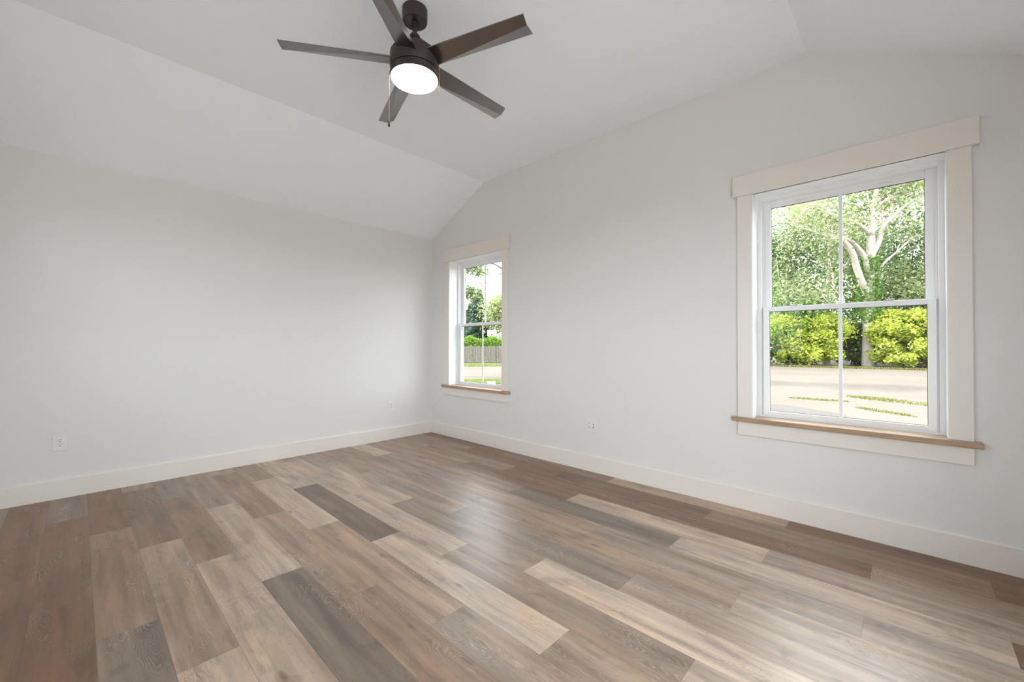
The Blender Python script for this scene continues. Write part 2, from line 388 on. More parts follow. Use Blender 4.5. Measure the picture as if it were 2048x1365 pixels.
def wall_panel(bm, outline_fn, holes, s0, s1, t0, t1, axis, top):
    """wall slab with rectangular holes; s runs along the wall, t across its thickness, top(s) gives the upper edge"""
    ss = sorted({s0, s1, *[h[k] for h in holes for k in (0, 1)], *[s for s in outline_fn if s0 < s < s1]})
    for a, b in zip(ss, ss[1:]):
        cuts = sorted([(h[2], h[3]) for h in holes if h[0] < (a + b) / 2 < h[1]]); z = -.12; segs = []
        for c0, c1 in cuts: segs.append((z, c0, None)); z = c1
        segs.append((z, None, None))
        for z0, z1, _ in segs:
            za, zb = (top(a), top(b)) if z1 is None else (z1, z1)
            if axis == 'x': P = [(s, t, zz) for t in (t0, t1) for s, zz in ((a, z0), (b, z0), (b, zb), (a, za))]
            else: P = [(t, s, zz) for t in (t0, t1) for s, zz in ((a, z0), (b, z0), (b, zb), (a, za))]
            v = [bm.verts.new(p) for p in P]
            for q in ((0, 1, 2, 3), (7, 6, 5, 4), (0, 4, 5, 1), (1, 5, 6, 2), (2, 6, 7, 3), (3, 7, 4, 0)): bm.faces.new([v[i] for i in q])
def gable(x):
    x = min(max(x, WX0), WX1)
    for (xa, za), (xb, zb) in zip(PROF, PROF[1:]):
        if xa <= x <= xb: return za + (zb - za) * (x - xa) / (xb - xa)
HOLE = .02
bm = bmesh.new()
wall_panel(bm, [WX0, .95, 3.9, WX1], [(a - HOLE, b + HOLE, WZ0 - .03, WZ1 + HOLE) for a, b in WIN], -.2, RW + .2, WY, EW, 'x', gable)
bm_obj('wall_front', bm, M['wall'], label='white gable wall with two windows at the right of the room', cat='wall', kind='structure')
bm = bmesh.new(); wall_panel(bm, [], [], RD - .014, WY, WX0 - .16, WX0, 'y', lambda s: 2.433)
bm_obj('wall_left', bm, M['wall'], label='plain white wall on the left with two outlets low down', cat='wall', kind='structure')
SIDE_OPENING = (-3.6, -1.25, .02, 2.12); REAR = (.9, 3.3, .95, 2.12)  # two openings added out of view to light the room
bm = bmesh.new(); wall_panel(bm, [], [SIDE_OPENING], RD - .014, WY, WX1, WX1 + .16, 'y', lambda s: 2.433)
bm_obj('wall_right', bm, M['wall'], label='white wall with an added daylight opening on the right, beside the camera', cat='wall', kind='structure')
bm = bmesh.new(); wall_panel(bm, [WX0, .95, 3.9, WX1], [REAR], -.2, RW + .2, RD - .2, RD - .014, 'x', gable)
bm_obj('wall_back', bm, M['wall'], label='white gable wall with an added daylight opening behind the camera', cat='wall', kind='structure')

# baseboards with an eased top edge
def baseboard(name, p0, p1, label):
    p0, p1 = Vector(p0), Vector(p1); d = (p1 - p0).normalized(); nrm = Vector((-d.y, d.x, 0))   # nrm points into the room
    prof = [(-.014, .0005), (0, .0005), (0, .132), (-.002, .1375), (-.006, .140), (-.014, .140)]
    bm = bmesh.new(); A = [bm.verts.new(p0 + nrm * a + Vector((0, 0, z))) for a, z in prof]; B = [bm.verts.new(p1 + nrm * a + Vector((0, 0, z))) for a, z in prof]
    n = len(prof)
    for i in range(n): bm.faces.new((A[i], A[(i + 1) % n], B[(i + 1) % n], B[i]))
    bm.faces.new(A[::-1]); bm.faces.new(B)
    return bm_obj(name, bm, M['trim'], label=label, cat='baseboard', kind='structure')
baseboard('baseboard_front', (RW, 0, 0), (0, 0, 0), 'tall off-white baseboard under the two windows')
baseboard('baseboard_left', (0, .0, 0), (0, RD, 0), 'tall off-white baseboard along the plain left wall')
baseboard('baseboard_right', (RW, SIDE_OPENING[1] + .01, 0), (RW, 0, 0), 'off-white baseboard along the right wall')

# ------------------------------------------------------------------ double-hung windows
def double_hung(name, xa, xb, label):
    cx = (xa + xb) / 2
    root = empty(name, (cx, 0, 0), label=label, cat='window', kind='structure')
    hw = (xb - xa) / 2
    def B(nm, d, mat, bev=.0008, par=root, **kw): return box(nm, d, M[mat], par, bev, **kw)
    # interior trim
    for s in (-1, 1):
        x0, x1 = sorted((s * (hw + .003), s * (hw + .090)))
        B('side_casing', (x0, x1, -.006, WY, WZ0 + .006, WZ1), 'trim', .0015)
    B('head_casing', (-hw - .117, hw + .117, -.014, WY, WZ1, WZ1 + .140), 'trim', .0015)
    B('stool', (-hw - .120, hw + .120, -.034, .122, WZ0 - .022, WZ0 + .006), 'oak', .003)
    B('apron', (-hw - .090, hw + .090, -.006, WY, WZ0 - .113, WZ0 - .022), 'trim', .0015)
    bm = bmesh.new()
    add_box(bm, -hw - .018, -hw, WY - .012, .122, WZ0 + .006, WZ1 + .018); add_box(bm, hw, hw + .018, WY - .012, .122, WZ0 + .006, WZ1 + .018)
    add_box(bm, -hw, hw, WY - .012, .122, WZ1, WZ1 + .018)
    bm_obj('jamb', bm, M['vinyl'], root)
    # vinyl frame
    z0, z1 = WZ0 + .006, WZ1; fw = .024
    bm = bmesh.new()
    add_box(bm, -hw, -hw + fw, .122, .205, z0, z1, .001); add_box(bm, hw - fw, hw, .122, .205, z0, z1, .001)
    add_box(bm, -hw + fw, hw - fw, .122, .205, z1 - fw, z1, .001); add_box(bm, -hw + fw, hw - fw, .122, .205, z0, z0 + .012, .001)
    # tracks between the two sashes
    add_box(bm, -hw + fw, -hw + fw + .012, .158, .164, z0, z1 - fw); add_box(bm, hw - fw - .012, hw - fw, .158, .164, z0, z1 - fw)
    bm_obj('frame', bm, M['vinyl'], root)
    mz = 1.340
    def sash(nm, y0, y1, za, zb, st, bot, top, xo):
        bm = bmesh.new(); L, R_ = -hw + xo, hw - xo
        add_box(bm, L, L + st, y0, y1, za, zb, .002); add_box(bm, R_ - st, R_, y0, y1, za, zb, .002)
        add_box(bm, L + st, R_ - st, y0, y1, za, za + bot, .002); add_box(bm, L + st, R_ - st, y0, y1, zb - top, zb, .002)
        o = bm_obj(nm, bm, M['vinyl'], root)
        gy = (y0 + y1) / 2 + .004
        gx0, gx1, gz0, gz1 = L + st, R_ - st, za + bot, zb - top
        g = box('glass', (gx0 - .004, gx1 + .004, gy - .002, gy + .002, gz0 - .004, gz1 + .004), M['glass'], o)
        bm = bmesh.new(); t = .0025
        for d in ((gx0, gx0 + t, gz0, gz1), (gx1 - t, gx1, gz0, gz1), (gx0, gx1, gz1 - t * 1.6, gz1), (gx0, gx1, gz0, gz0 + t)):
            add_box(bm, d[0], d[1], gy - .005, gy - .003, d[2], d[3])
        bm_obj('glazing_seal', bm, M['seal'], o)
        box('muntin', (-.0095, .0095, gy - .011, gy - .0035, gz0, gz1), M['vinyl'], o, .002)
        return o, (L, R_, st)
    lo, (L, R_, st) = sash('lower_sash', .124, .156, z0 + .012, mz + .014, .034, .028, .029, .034)
    up_, _ = sash('upper_sash', .166, .196, mz - .010, z1 - fw, .046, .030, .046, .028)
    for fx in (-.24, .22):
        bm = bmesh.new(); zt = mz + .014
        add_box(bm, fx - .024, fx + .024, .130, .152, zt, zt + .006, .002, 2); add_lathe(bm, [(.011, zt + .006), (.011, zt + .012), (.007, zt + .014)], 16, fx, .141)
        add_box(bm, fx - .002, fx + .026, .134, .144, zt + .009, zt + .014, .002, 2)
        bm_obj('sash_lock', bm, M['lockgrey'], root)
    for fx in (-.20, .21):
        box('vent_latch', (fx - .03, fx + .03, .163, .167, 2.046, 2.052), M['plastic'], up_, .001)
    for fx in (L + .012, R_ - .012):
        box('tilt_latch', (fx - .012, fx + .012, .128, .146, mz + .014, mz + .017), M['vinyl'], lo, .001)
    return root
double_hung('window_1', *WIN[1], 'large double-hung window at right, white trim and oak stool, nearest the camera')
double_hung('window_2', *WIN[0], 'double-hung window near the far corner, seen obliquely, fence outside')

def glazed(name, axis, s0, s1, z0, z1, t, npan, label, cat):
    root = empty(name, (0, 0, 0), label=label, cat=cat, kind='structure')
    w = (s1 - s0) / npan
    for i in range(npan):
        a, b = s0 + i * w, s0 + (i + 1) * w
        bm = bmesh.new(); f = .05
        def bx(p, q, u, v, th):
            if axis == 'x': add_box(bm, p, q, t - th, t + th, u, v, .002)
            else: add_box(bm, t - th, t + th, p, q, u, v, .002)
        bx(a, a + f, z0, z1, .02); bx(b - f, b, z0, z1, .02); bx(a + f, b - f, z0, z0 + f, .02); bx(a + f, b - f, z1 - f, z1, .02)
        o = bm_obj('panel_frame', bm, M['vinyl'], root)
        bm = bmesh.new(); bx(a + f - .005, b - f + .005, z0 + f - .005, z1 - f + .005, .004); bm_obj('glass', bm, M['glass'], o)
glazed('added_opening_1', 'y', SIDE_OPENING[0] + .001, SIDE_OPENING[1] - .001, SIDE_OPENING[2] + .002, SIDE_OPENING[3] - .001, WX1 + .08, 2, 'wide glazing added to the right wall for daylight, beside the camera', 'added_opening')  # unseen side glazing, added to bring daylight in
glazed('added_window', 'x', REAR[0] + .001, REAR[1] - .001, REAR[2] + .001, REAR[3] - .001, RD - .1, 3, 'wide glazing added to the back wall for daylight, behind the camera', 'window')  # unseen rear glazing, added as a second daylight source

# roof over the house and an added, unseen canopy keep sun off the rear glazing
bm = bmesh.new()
extrude_profile(bm, [(-.6, 2.62), (RW / 2, 3.55), (RW + .6, 2.62), (RW + .6, 2.72), (RW / 2, 3.67), (-.6, 2.72)], RD - .5, .6)
bm_obj('roof', bm, M['roofing'], label='dark shingled gable roof over the house', cat='roof', kind='structure')
box('added_canopy', (-.6, RW + .6, RD - 1.5, RD - .5, 2.62, 2.72), M['siding'], None, label='added flat canopy shading the rear glazing from sun', cat='roof', kind='structure')

# ------------------------------------------------------------------ outlets
def slots(bm_h, cx, cz, y, k=1.):
    for dx, h in ((-.0062, .0075), (.0062, .0092)):
        add_box(bm_h, cx + dx - .0011, cx + dx + .0011, y - .0006, y + .002, cz + .002 * k, cz + .002 + h)
    add_lathe_y(bm_h, .0027, cx, cz - .0055, y - .0006, y + .002)
def add_lathe_y(bm, r, cx, cz, y0, y1, n=14):
    a = [bm.verts.new((cx + r * math.cos(2 * math.pi * k / n), y0, cz + r * math.sin(2 * math.pi * k / n))) for k in range(n)]
    b = [bm.verts.new((cx + r * math.cos(2 * math.pi * k / n), y1, cz + r * math.sin(2 * math.pi * k / n))) for k in range(n)]
    for k in range(n): bm.faces.new((a[k], a[(k + 1) % n], b[(k + 1) % n], b[k]))
    bm.faces.new(a[::-1]); bm.faces.new(b)
def receptacle(root, x, y):
    r = box('receptacle', (x - .0165, x + .0165, y - .0085, y + .003, -.0335, .0335), M['plastic'], root, .0012, 2)
    bm = bmesh.new(); slots(bm, x, .0135, y - .0085); slots(bm, x, -.0175, y - .0085)
    bm_obj('slots', bm, M['hole'], r)
    return r
def outlet(loc, rz, wide, label):
    root = empty('outlet', loc, rz, label=label, cat='outlet')
    hw = .056 if wide else .037
    bm = bmesh.new(); add_box(bm, -hw, hw, -.0065, 0, -.056, .056, .003, 3)
    bm_obj('cover_plate', bm, M['plastic'], root)
    if wide:
        receptacle(root, -.023, 0)
        j = box('data_insert', (.023 - .0165, .023 + .0165, -.0085, .003, -.0335, .0335), M['plastic'], root, .0012, 2)
        bm = bmesh.new(); add_lathe_y(bm, .0048, .025, .010, -.0092, -.006); bm_obj('coax_jack', bm, M['hole'], j)
        bm = bmesh.new(); add_box(bm, .017, .029, -.0092, -.006, -.020, -.0105, .0008); bm_obj('data_jack', bm, M['hole'], j)
    else: receptacle(root, 0, 0)
    xs = (-.023, .023) if wide else (0,)
    for x in xs:
        for z in (-.0475, .0475):
            bm = bmesh.new(); add_lathe_y(bm, .0028, x, z, -.0072, -.006); bm_obj('screw', bm, M['plastic'], root)
    return root
outlet((2.347, WY, .398), 0, True, 'white two-gang outlet plate with data jacks between the windows')
outlet((WX0, -3.166, .395), math.pi / 2, False, 'white outlet near the left edge, on the plain left wall')
outlet((WX0, -.561, .389), math.pi / 2, False, 'faint white outlet on the left wall close to the room corner')

# ------------------------------------------------------------------ ceiling fan
def fan():
    cx, cy = 2.43, -1.845
    root = empty('ceiling_fan', (cx, cy, 2.909), label='dark bronze five-blade ceiling fan with lit white light kit', cat='ceiling fan')
    z = lambda h: h - 2.909
    lathe('canopy', [(.062, z(2.909)), (.0665, z(2.906)), (.0665, z(2.845)), (.063, z(2.838)), (.030, z(2.836)), (.020, z(2.842))], M['bronze'], root)
    lathe('downrod', [(.013, z(2.842)), (.013, z(2.735))], M['bronze'], root, 20)
    lathe('coupling', [(.026, z(2.765)), (.028, z(2.762)), (.028, z(2.748)), (.038, z(2.742)), (.038, z(2.733))], M['bronze'], root, 32)
    lathe('motor_housing', [(.040, z(2.738)), (.044, z(2.735)), (.122, z(2.664)), (.1235, z(2.660)), (.1235, z(2.656)), (.128, z(2.654)), (.1285, z(2.650)), (.1285, z(2.574)), (.126, z(2.571)), (.05, z(2.571))], M['bronze'], root, 64)
    lathe('light_ring', [(.06, z(2.572)), (.1225, z(2.569)), (.1225, z(2.566)), (.1275, z(2.5645)), (.1275, z(2.532)), (.1245, z(2.529)), (.11, z(2.529))], M['bronze'], root, 64)
    lathe('light_lens', [(.10, z(2.533)), (.1235, z(2.532)), (.1235, z(2.526)), (.120, z(2.5205)), (.108, z(2.517)), (.05, z(2.5145)), (.012, z(2.514))], M['lens'], root, 64)
    # one blade; twisted plate with a crease from the root's trailing corner to the middle of the tip
    V = []; Fc = []
    nr = 17; t = .005
    def section(s):
        r = .105 + (.660 - .105) * s
        wl = .052 + (.045 - .052) * s; wr = .050 + (.056 - .050) * s        # leading and trailing half widths
        c = .048 * (1 - s) + (-.008) * s                                 # crease position across the blade
        skew = -.006 * max(0., (s - .94) / .06)                               # tip cut on a slant
        out = []
        for y, zz in ((-wl, .013), (c, -.013), (wr, -.012)):
            out.append((r + skew * (.5 - (y + wl) / (wl + wr)), y, zz))
        return out
    for i in range(nr):
        sec = section(i / (nr - 1))
        for (x, y, zz) in sec: V.append((x, y, zz - t / 2))
        for (x, y, zz) in sec: V.append((x, y, zz + t / 2))
    for i in range(nr - 1):
        a, b = i * 6, (i + 1) * 6
        for k in (0, 1): Fc += [(a + k, a + k + 1, b + k + 1, b + k), (a + 3 + k + 1, a + 3 + k, b + 3 + k, b + 3 + k + 1)]
        Fc += [(a, b, b + 3, a + 3), (a + 2, a + 5, b + 5, b + 2)]
    e = (nr - 1) * 6
    Fc += [(0, 3, 4, 1), (1, 4, 5, 2), (e, e + 1, e + 4, e + 3), (e + 1, e + 2, e + 5, e + 4)]
    me = bpy.data.meshes.new('blade'); me.from_pydata(V, [], Fc); me.update()
    bmx = bmesh.new(); bmx.from_mesh(me); bmesh.ops.recalc_face_normals(bmx, faces=bmx.faces)
    for f in bmx.faces: f.smooth = True
    for e in bmx.edges: e.smooth = len(e.link_faces) == 2 and e.calc_face_angle() < math.radians(7)
    bmx.to_mesh(me); bmx.free()
    me.materials.append(M['blade'])
    for k in range(5):
        o = bpy.data.objects.new('blade', me); COL.objects.link(o); o.parent = root
        o.location = (0, 0, z(2.618)); o.rotation_euler = (0, 0, math.radians(18.8 + 72 * k))
    def chain(ang, ztop, zbot, pend):
        x, y = .131 * math.cos(ang), .131 * math.sin(ang)
        bm = bmesh.new(); n = int((ztop - zbot) / .0042)
        for i in range(n):
            zz = ztop - (i + .5) * .0042
            bmesh.ops.create_icosphere(bm, subdivisions=1, radius=.0017, matrix=Matrix.Translation((x, y, z(zz))))
        bmesh.ops.create_icosphere(bm, subdivisions=2, radius=.0042, matrix=Matrix.Translation((x, y, z(ztop))))
        bmesh.ops.create_icosphere(bm, subdivisions=2, radius=.0034, matrix=Matrix.Translation((x, y, z(ztop - .022))))
        o = bm_obj('pull_chain', bm, M['brass'], root, smooth=True)
        if pend:
            bm = bmesh.new(); add_lathe(bm, [(.0012, z(zbot + .002)), (.0024, z(zbot - .004)), (.0046, z(zbot - .014)), (.0064, z(zbot - .024)), (.0058, z(zbot - .030)), (.002, z(zbot - .033))], 20, x, y)
            bm_obj('pendant', bm, M['bronze'], o, smooth=True, label='dark teardrop pendant')
    chain(math.atan2(-.84, -.54) , 2.548, 2.287, True)
    chain(math.atan2(.84, .54), 2.605, 2.478, False)
fan()

# ------------------------------------------------------------------ yard
box('added_patio', (RW + .25, 13, -9, 1.0, GZ - .05, GZ + .06), M['concrete'], None, label='added pale concrete slab bouncing daylight into the right-hand glazing', cat='added_patio', kind='structure')  # unseen slab added to bounce light up to the ceiling
bm = bmesh.new(); g = 140
vs = [bm.verts.new(p) for p in ((-g, -60, GZ), (90, -60, GZ), (90, g, GZ), (-g, g, GZ))]; bm.faces.new(vs)
bm_obj('ground', bm, M['ground'], label='pale sandy bare yard outside the windows', cat='ground', kind='structure')

def patch_poly(name, pts, h, mat, seed, **kw):
    """low irregular mound with a ragged outline"""
    rng = random.Random(seed); P = []
    n = len(pts)
    for i in range(n):
        a, b = Vector(pts[i]), Vector(pts[(i + 1) % n]); m = max(2, int((b - a).length / .3))
        for k in range(m):
            q = a.lerp(b, k / m); P.append(Vector((q.x + rng.uniform(-.1, .1), q.y + rng.uniform(-.1, .1))))
    c = sum(P, Vector((0, 0))) / len(P)
    V = [(p.x, p.y, GZ + .001) for p in P] + [((p.x * .75 + c.x * .25), (p.y * .75 + c.y * .25), GZ + h) for p in P] + [(c.x, c.y, GZ + h)]
    m = len(P); Fc = [(i, (i + 1) % m, m + (i + 1) % m, m + i) for i in range(m)] + [(m + i, m + (i + 1) % m, 2 * m) for i in range(m)]
    return list_mesh(name, V, Fc, mat, **kw)
patch_poly('grey_patch', [(-1.2, 2.0), (4.6, 2.0), (4.4, 5.9), (3.79, 7.7), (3.04, 8.9), (2.4, 9.3), (1.4, 9.4), (-.6, 8.6)], .012, M['earth'], 2, label='grey gravel patch below the large right window', cat='earth', kind='structure')  # ragged patch, darker and greyer than the soil around it

def grass_patch(name, ell, n, h, label, mat='grass', width=.012, seed=0, group=None):
    rng = np.random.default_rng(seed); V = []; Fc = []
    for cx, cy, ax, ay, rot, w in ell:
        m = int(n * w); r = np.sqrt(rng.random(m)); q = rng.random(m) * 2 * math.pi
        x, y = r * np.cos(q) * ax, r * np.sin(q) * ay; ca, sa = math.cos(rot), math.sin(rot)
        X, Y = cx + x * ca - y * sa, cy + x * sa + y * ca
        for px, py in zip(X, Y):
            hh = h * rng.uniform(.4, 1.1); a = rng.random() * 6.28; dx, dy = math.cos(a) * width, math.sin(a) * width; lx, ly = rng.normal(0, hh * .5, 2)
            k = len(V); V += [(px - dx, py - dy, GZ), (px + dx, py + dy, GZ), (px + lx, py + ly, GZ + hh)]; Fc.append((k, k + 1, k + 2))
    return list_mesh(name, V, Fc, M[mat], smooth=False, label=label, cat='grass', kind='stuff', group=group)
grass_patch('grass_patch', [(4.15, 12.35, 1.15, .42, -.48, .6), (3.6, 12.75, .65, .40, -.3, .4)], 1000, .055, 'longest weedy grass streak on the bare yard, right pane of large window', seed=3)
grass_patch('grass_patch', [(3.9, 9.75, .65, .16, -.7, .8), (4.25, 9.4, .3, .06, -.7, .2)], 420, .045, 'thin grass streak on the bare yard nearest the large window', seed=4)
grass_patch('grass_patch', [(2.5, 11.3, .7, .22, .1, 1)], 420, .045, 'short grass streak on the yard, left pane of large window', seed=5)
grass_patch('lawn', [(-20.0, 17.5, 6.5, 2.2, .85, 1)], 16000, .11, 'green lawn strip at the foot of the wooden fence', 'lawn', .03, seed=6)
grass_patch('lawn', [(-8.2, 8.7, 2.0, 1.0, .85, 1)], 7000, .09, 'ragged grass close outside the far window', 'lawn', .016, seed=7)
grass_patch('grass_verge', [(1.0, 33.9, 9.5, .7, .1, 1)], 9000, .14, 'thin grass verge along the foot of the yellow-green shrubs', 'grass', .03, seed=8)

def shrub(loc, rx, ry, h, label, n=9000, seed=0, mat='leaf_bush', group=None, leaf=.115):
    rng = np.random.default_rng(seed); root = empty('shrub', (*loc, GZ), label=label, cat='shrub', group=group)
    # lobes
    C = []
    nl = 130
    for i in range(nl):
        a = rng.random() * 6.28; rr = math.sqrt(rng.random()) * .86; zz = rng.uniform(.10, .84)
        k = math.sqrt(max(.1, 1 - ((zz - .35) / .75) ** 2))
        C.append((rr * math.cos(a) * rx * k, rr * math.sin(a) * ry * k, zz * h, rng.uniform(.10, .21) * min(rx, h)))
    P = []
    per = n // nl
    for x, y, zz, r in C:
        d = rng.normal(size=(per, 3)); d /= np.linalg.norm(d, axis=1, keepdims=True); d *= r * rng.uniform(.35, 1.35, (per, 1)); d[:, 2] *= .75
        P.append(np.array((x, y, zz)) + d)
    P = np.vstack(P); P = P[(P[:, 2] > .05) & (P[:, 2] < h * 1.1)]
    leaf_mesh('foliage', P, leaf, rng, M[mat], root, .6, .5)
    V = []; Fc = []
    for i in range(22):
        x, y, zz, r = C[rng.integers(nl)]; b0 = rng.normal(0, .35, 2)
        pts, rad = smooth_path([(b0[0] * rx * .5, b0[1] * ry * .5, -.03), (x * .5 + b0[0] * .3, y * .5, zz * .45), (x, y, zz)], [.035, .025, .012], 3)
        tube_data(pts, rad, 5, V, Fc)
    list_mesh('stems', V, Fc, M['bark_dark'], root)
    return root
G1 = 'yellow-green shrubs along the yard edge'
shrub((-1.45, 35.2), 3.3, 2.0, 4.5, 'broad yellow-green shrub filling the lower left pane of the large window', 24000, 1, group=G1)
shrub((4.55, 35.9), 2.6, 2.0, 4.5, 'broad yellow-green shrub filling the lower right pane of the large window', 24000, 2, group=G1)
shrub((1.5, 38.6), 1.5, 1.2, 4.0, 'smaller green shrub set back between the two broad shrubs', 9000, 3, 'leaf_tree', group=G1)
shrub((-6.2, 33.6), 2.7, 2.0, 3.9, 'yellow-green shrub left of the large window view', 13000, 4, group=G1)
shrub((8.9, 37.0), 2.6, 2.0, 4.2, 'yellow-green shrub right of the large window view', 13000, 5, group=G1)

def crown_points(rng, tips, n, spread):
    tips = np.asarray(tips); idx = rng.integers(len(tips), size=n)
    return tips[idx] + rng.normal(size=(n, 3)) * np.array((spread, spread, spread * .7))
def grow(rng, V, Fc, p, d, length, rad, depth, tips, n=6):
    pts = [np.array(p)]; rr = [rad]; d = np.array(d, float); d /= np.linalg.norm(d)
    seg = 4
    for i in range(seg):
        d = d + rng.normal(0, .16, 3) + np.array((0, 0, .05)); d /= np.linalg.norm(d); pts.append(pts[-1] + d * length / seg); rr.append(rad * (1 - .6 * (i + 1) / seg))
    tube_data(pts, rr, n, V, Fc)
    if depth == 0:
        tips += [pts[-1], pts[-2], pts[-3]]; return
    for i in range(rng.integers(2, 4)):
        k = rng.integers(2, seg + 1); nd = d + rng.normal(0, .55, 3); nd[2] += .1
        grow(rng, V, Fc, pts[k], nd, length * rng.uniform(.6, .8), rr[k] * .8, depth - 1, tips, 5)
    tips.append(pts[-1])
def tree(loc, height, trunk_h, label, seed, nleaf=9000, leaf='leaf_tree', size=.15, spread=.75, rad=.2, bark='bark_dark', lean=(0, 0), nb=7, reach=.42, group='trees beyond the shrubs', depth=2):
    rng = np.random.default_rng(seed); root = empty('tree', (*loc, GZ), label=label, cat='tree', group=group)
    V = []; Fc = []; tips = []
    top = np.array((lean[0], lean[1], height * .86)); path = [(0, 0, -.08), (lean[0] * .2, lean[1] * .2, trunk_h * .6), (lean[0] * .5, lean[1] * .5, height * .5), tuple(top)]
    pts, rr = smooth_path(path, [rad, rad * .8, rad * .55, rad * .15], 4, .15, seed); tube_data(pts, rr, 9, V, Fc)
    for i in range(nb):
        f = rng.uniform(trunk_h / height, .9); k = int(f * (len(pts) - 1)); a = 6.28 * (i / nb) + rng.uniform(-.4, .4)
        grow(rng, V, Fc, pts[k], (math.cos(a), math.sin(a), rng.uniform(.25, .9)), height * reach * (1.05 - .5 * f), rr[k] * .6, depth - 1, tips)
    list_mesh('trunk', V, Fc, M[bark], root)
    leaf_mesh('foliage', crown_points(rng, tips, nleaf, spread), size, rng, M[leaf], root)
    return root

# the large pale-barked tree in the middle of the right window
def big_tree():
    rng = np.random.default_rng(21); base = np.array((2.26, 36.4, GZ))
    root = empty('tree', tuple(base), label='large pale-barked tree with spreading bare limbs behind the shrubs', cat='tree')
    limbs = [
        ([(2.28, 36.45, -.5), (2.26, 36.4, 1.58), (2.31, 36.4, 4.61), (2.4, 36.44, 7.58), (2.44, 36.45, 9.06)], [.44, .36, .32, .29, .24]),
        ([(2.44, 36.45, 9.06), (2.49, 36.48, 10.76), (2.67, 36.36, 11.62), (2.87, 36.26, 12.55), (3.17, 36.39, 13.83), (3.3, 36.5, 15.6)], [.24, .20, .16, .13, .09, .03]),
        ([(2.4, 36.45, 7.36), (2.8, 36.81, 8.7), (3.08, 36.78, 9.65), (4.0, 37.09, 10.85), (4.69, 37.46, 11.42), (5.4, 37.86, 11.98), (6.4, 38.3, 12.3)], [.22, .19, .14, .12, .10, .08, .03]),
        ([(3.08, 36.78, 9.65), (2.99, 37.23, 10.89), (3.12, 37.61, 12.2), (3.49, 38.22, 13.75)], [.12, .10, .08, .03]),
        ([(2.53, 36.51, 10.83), (3.26, 36.51, 11.45), (3.98, 36.92, 11.77), (4.74, 37.23, 11.84)], [.12, .09, .07, .03]),
        ([(2.31, 36.4, 4.47), (1.8, 35.47, 6.4), (1.54, 34.93, 7.43), (1.24, 34.49, 8.29), (.71, 33.7, 8.77), (-.07, 32.67, 8.89), (-1.34, 31.17, 9.52)], [.24, .22, .20, .17, .12, .09, .03]),
        ([(2.32, 36.38, 5.91), (2.03, 35.81, 7.67), (1.53, 35.04, 8.45), (1.06, 34.04, 8.66), (-.01, 32.18, 8.5)], [.20, .17, .13, .10, .03]),
        ([(1.23, 34.62, 8.24), (.74, 34.55, 9.75), (.51, 34.59, 10.6), (1.07, 35.39, 11.76)], [.13, .11, .08, .03]),
        ([(2.44, 36.45, 9.17), (1.7, 35.18, 9.91), (.9, 34.13, 10.13), (.16, 33.15, 10.56), (-.42, 32.32, 10.77), (-1.04, 31.45, 10.39)], [.15, .13, .11, .09, .07, .03]),
        ([(2.37, 36.43, 5.91), (3.07, 36.54, 6.92), (3.96, 36.82, 8.01), (4.68, 37.21, 8.73), (5.23, 37.46, 9.02)], [.10, .08, .06, .05, .02]),
    ]
    V = []; Fc = []; tips = []
    for i, (p, r) in enumerate(limbs):
        pts, rr = smooth_path([np.array(q) - base for q in p], r, 4, .10 if i else .03, i); tube_data(pts, rr, 9, V, Fc)
        if i:
            for k in range(len(pts) // 2, len(pts), 3):
                d = rng.normal(0, .6, 3); d[2] += .45; grow(rng, V, Fc, pts[k], d, rng.uniform(1.0, 1.9), rr[k] * .5, 1, tips, 5)
            tips += [pts[-1], pts[-2]]
    list_mesh('trunk', V, Fc, M['bark'], root)
    tips = np.array(tips)
    extra = tips + rng.normal(0, 1.0, tips.shape) + np.array((0, .8, .3))
    leaf_mesh('foliage', crown_points(rng, np.vstack([tips, extra]), 9500, .60), .13, rng, M['leaf_pale'], root)
    q = rng.random(2600); zz = 3.2 + q * 4.8; a = rng.random(2600) * 6.28; r = .30 + np.abs(rng.normal(0, .30, 2600)) * (1.2 - .5 * q)
    leaf_mesh('ivy', np.stack([np.cos(a) * r + .05, np.sin(a) * r, zz], 1), .11, rng, M['leaf_ivy'], root, label='bright green ivy climbing the trunk')
big_tree()
tree((-.4, 38.0), 13.5, 4.0, 'slim grey forked tree left of the large pale-barked tree', 31, 6000, 'leaf_tree', .14, .8, .26, 'bark', (.3, .2))
tree((-3.1, 40.5), 13.0, 3.0, 'dark leafy tree at the left side of the large window view', 32, 6000, 'leaf_dark', .15, .9, .22)
tree((5.3, 42.5), 14.0, 2.6, 'dark leafy tree behind the right-hand broad shrub', 33, 6500, 'leaf_dark', .15, .95, .24)
tree((8.2, 44.5), 15.0, 3.0, 'dense tree at the right side of the large window view', 34, 6500, 'leaf_tree', .16, 1.0, .26)
tree((.6, 48.5), 14.5, 3.0, 'dark tree far behind the large pale-barked tree', 35, 6000, 'leaf_dark', .17, 1.1, .26)
tree((-4.6, 47.0), 15.0, 3.0, 'tall tree far behind the left-hand broad shrub', 36, 6000, 'leaf_tree', .17, 1.1, .26)
tree((-2.6, 36.0), 6.2, 1.2, 'small bright tree above the left-hand broad shrub', 37, 5000, 'leaf_ivy', .13, .6, .12, nb=9)
tree((5.2, 38.8), 7.4, 1.6, 'small yellow-green tree above the right-hand broad shrub', 38, 6500, 'leaf_pale', .13, .65, .14, nb=9)
tree((-8.5, 40.0), 13.5, 3.0, 'tree left of the large window view', 39, 8000, 'leaf_tree', .16, 1.0, .24)
tree((12.5, 46.0), 14.5, 3.0, 'tree right of the large window view', 40, 8000, 'leaf_tree', .16, 1.0, .24)
tree((3.4, 50.5), 15.5, 3.0, 'tall pale tree farthest behind the right-hand broad shrub', 41, 6000, 'leaf_pale', .18, 1.1, .26)

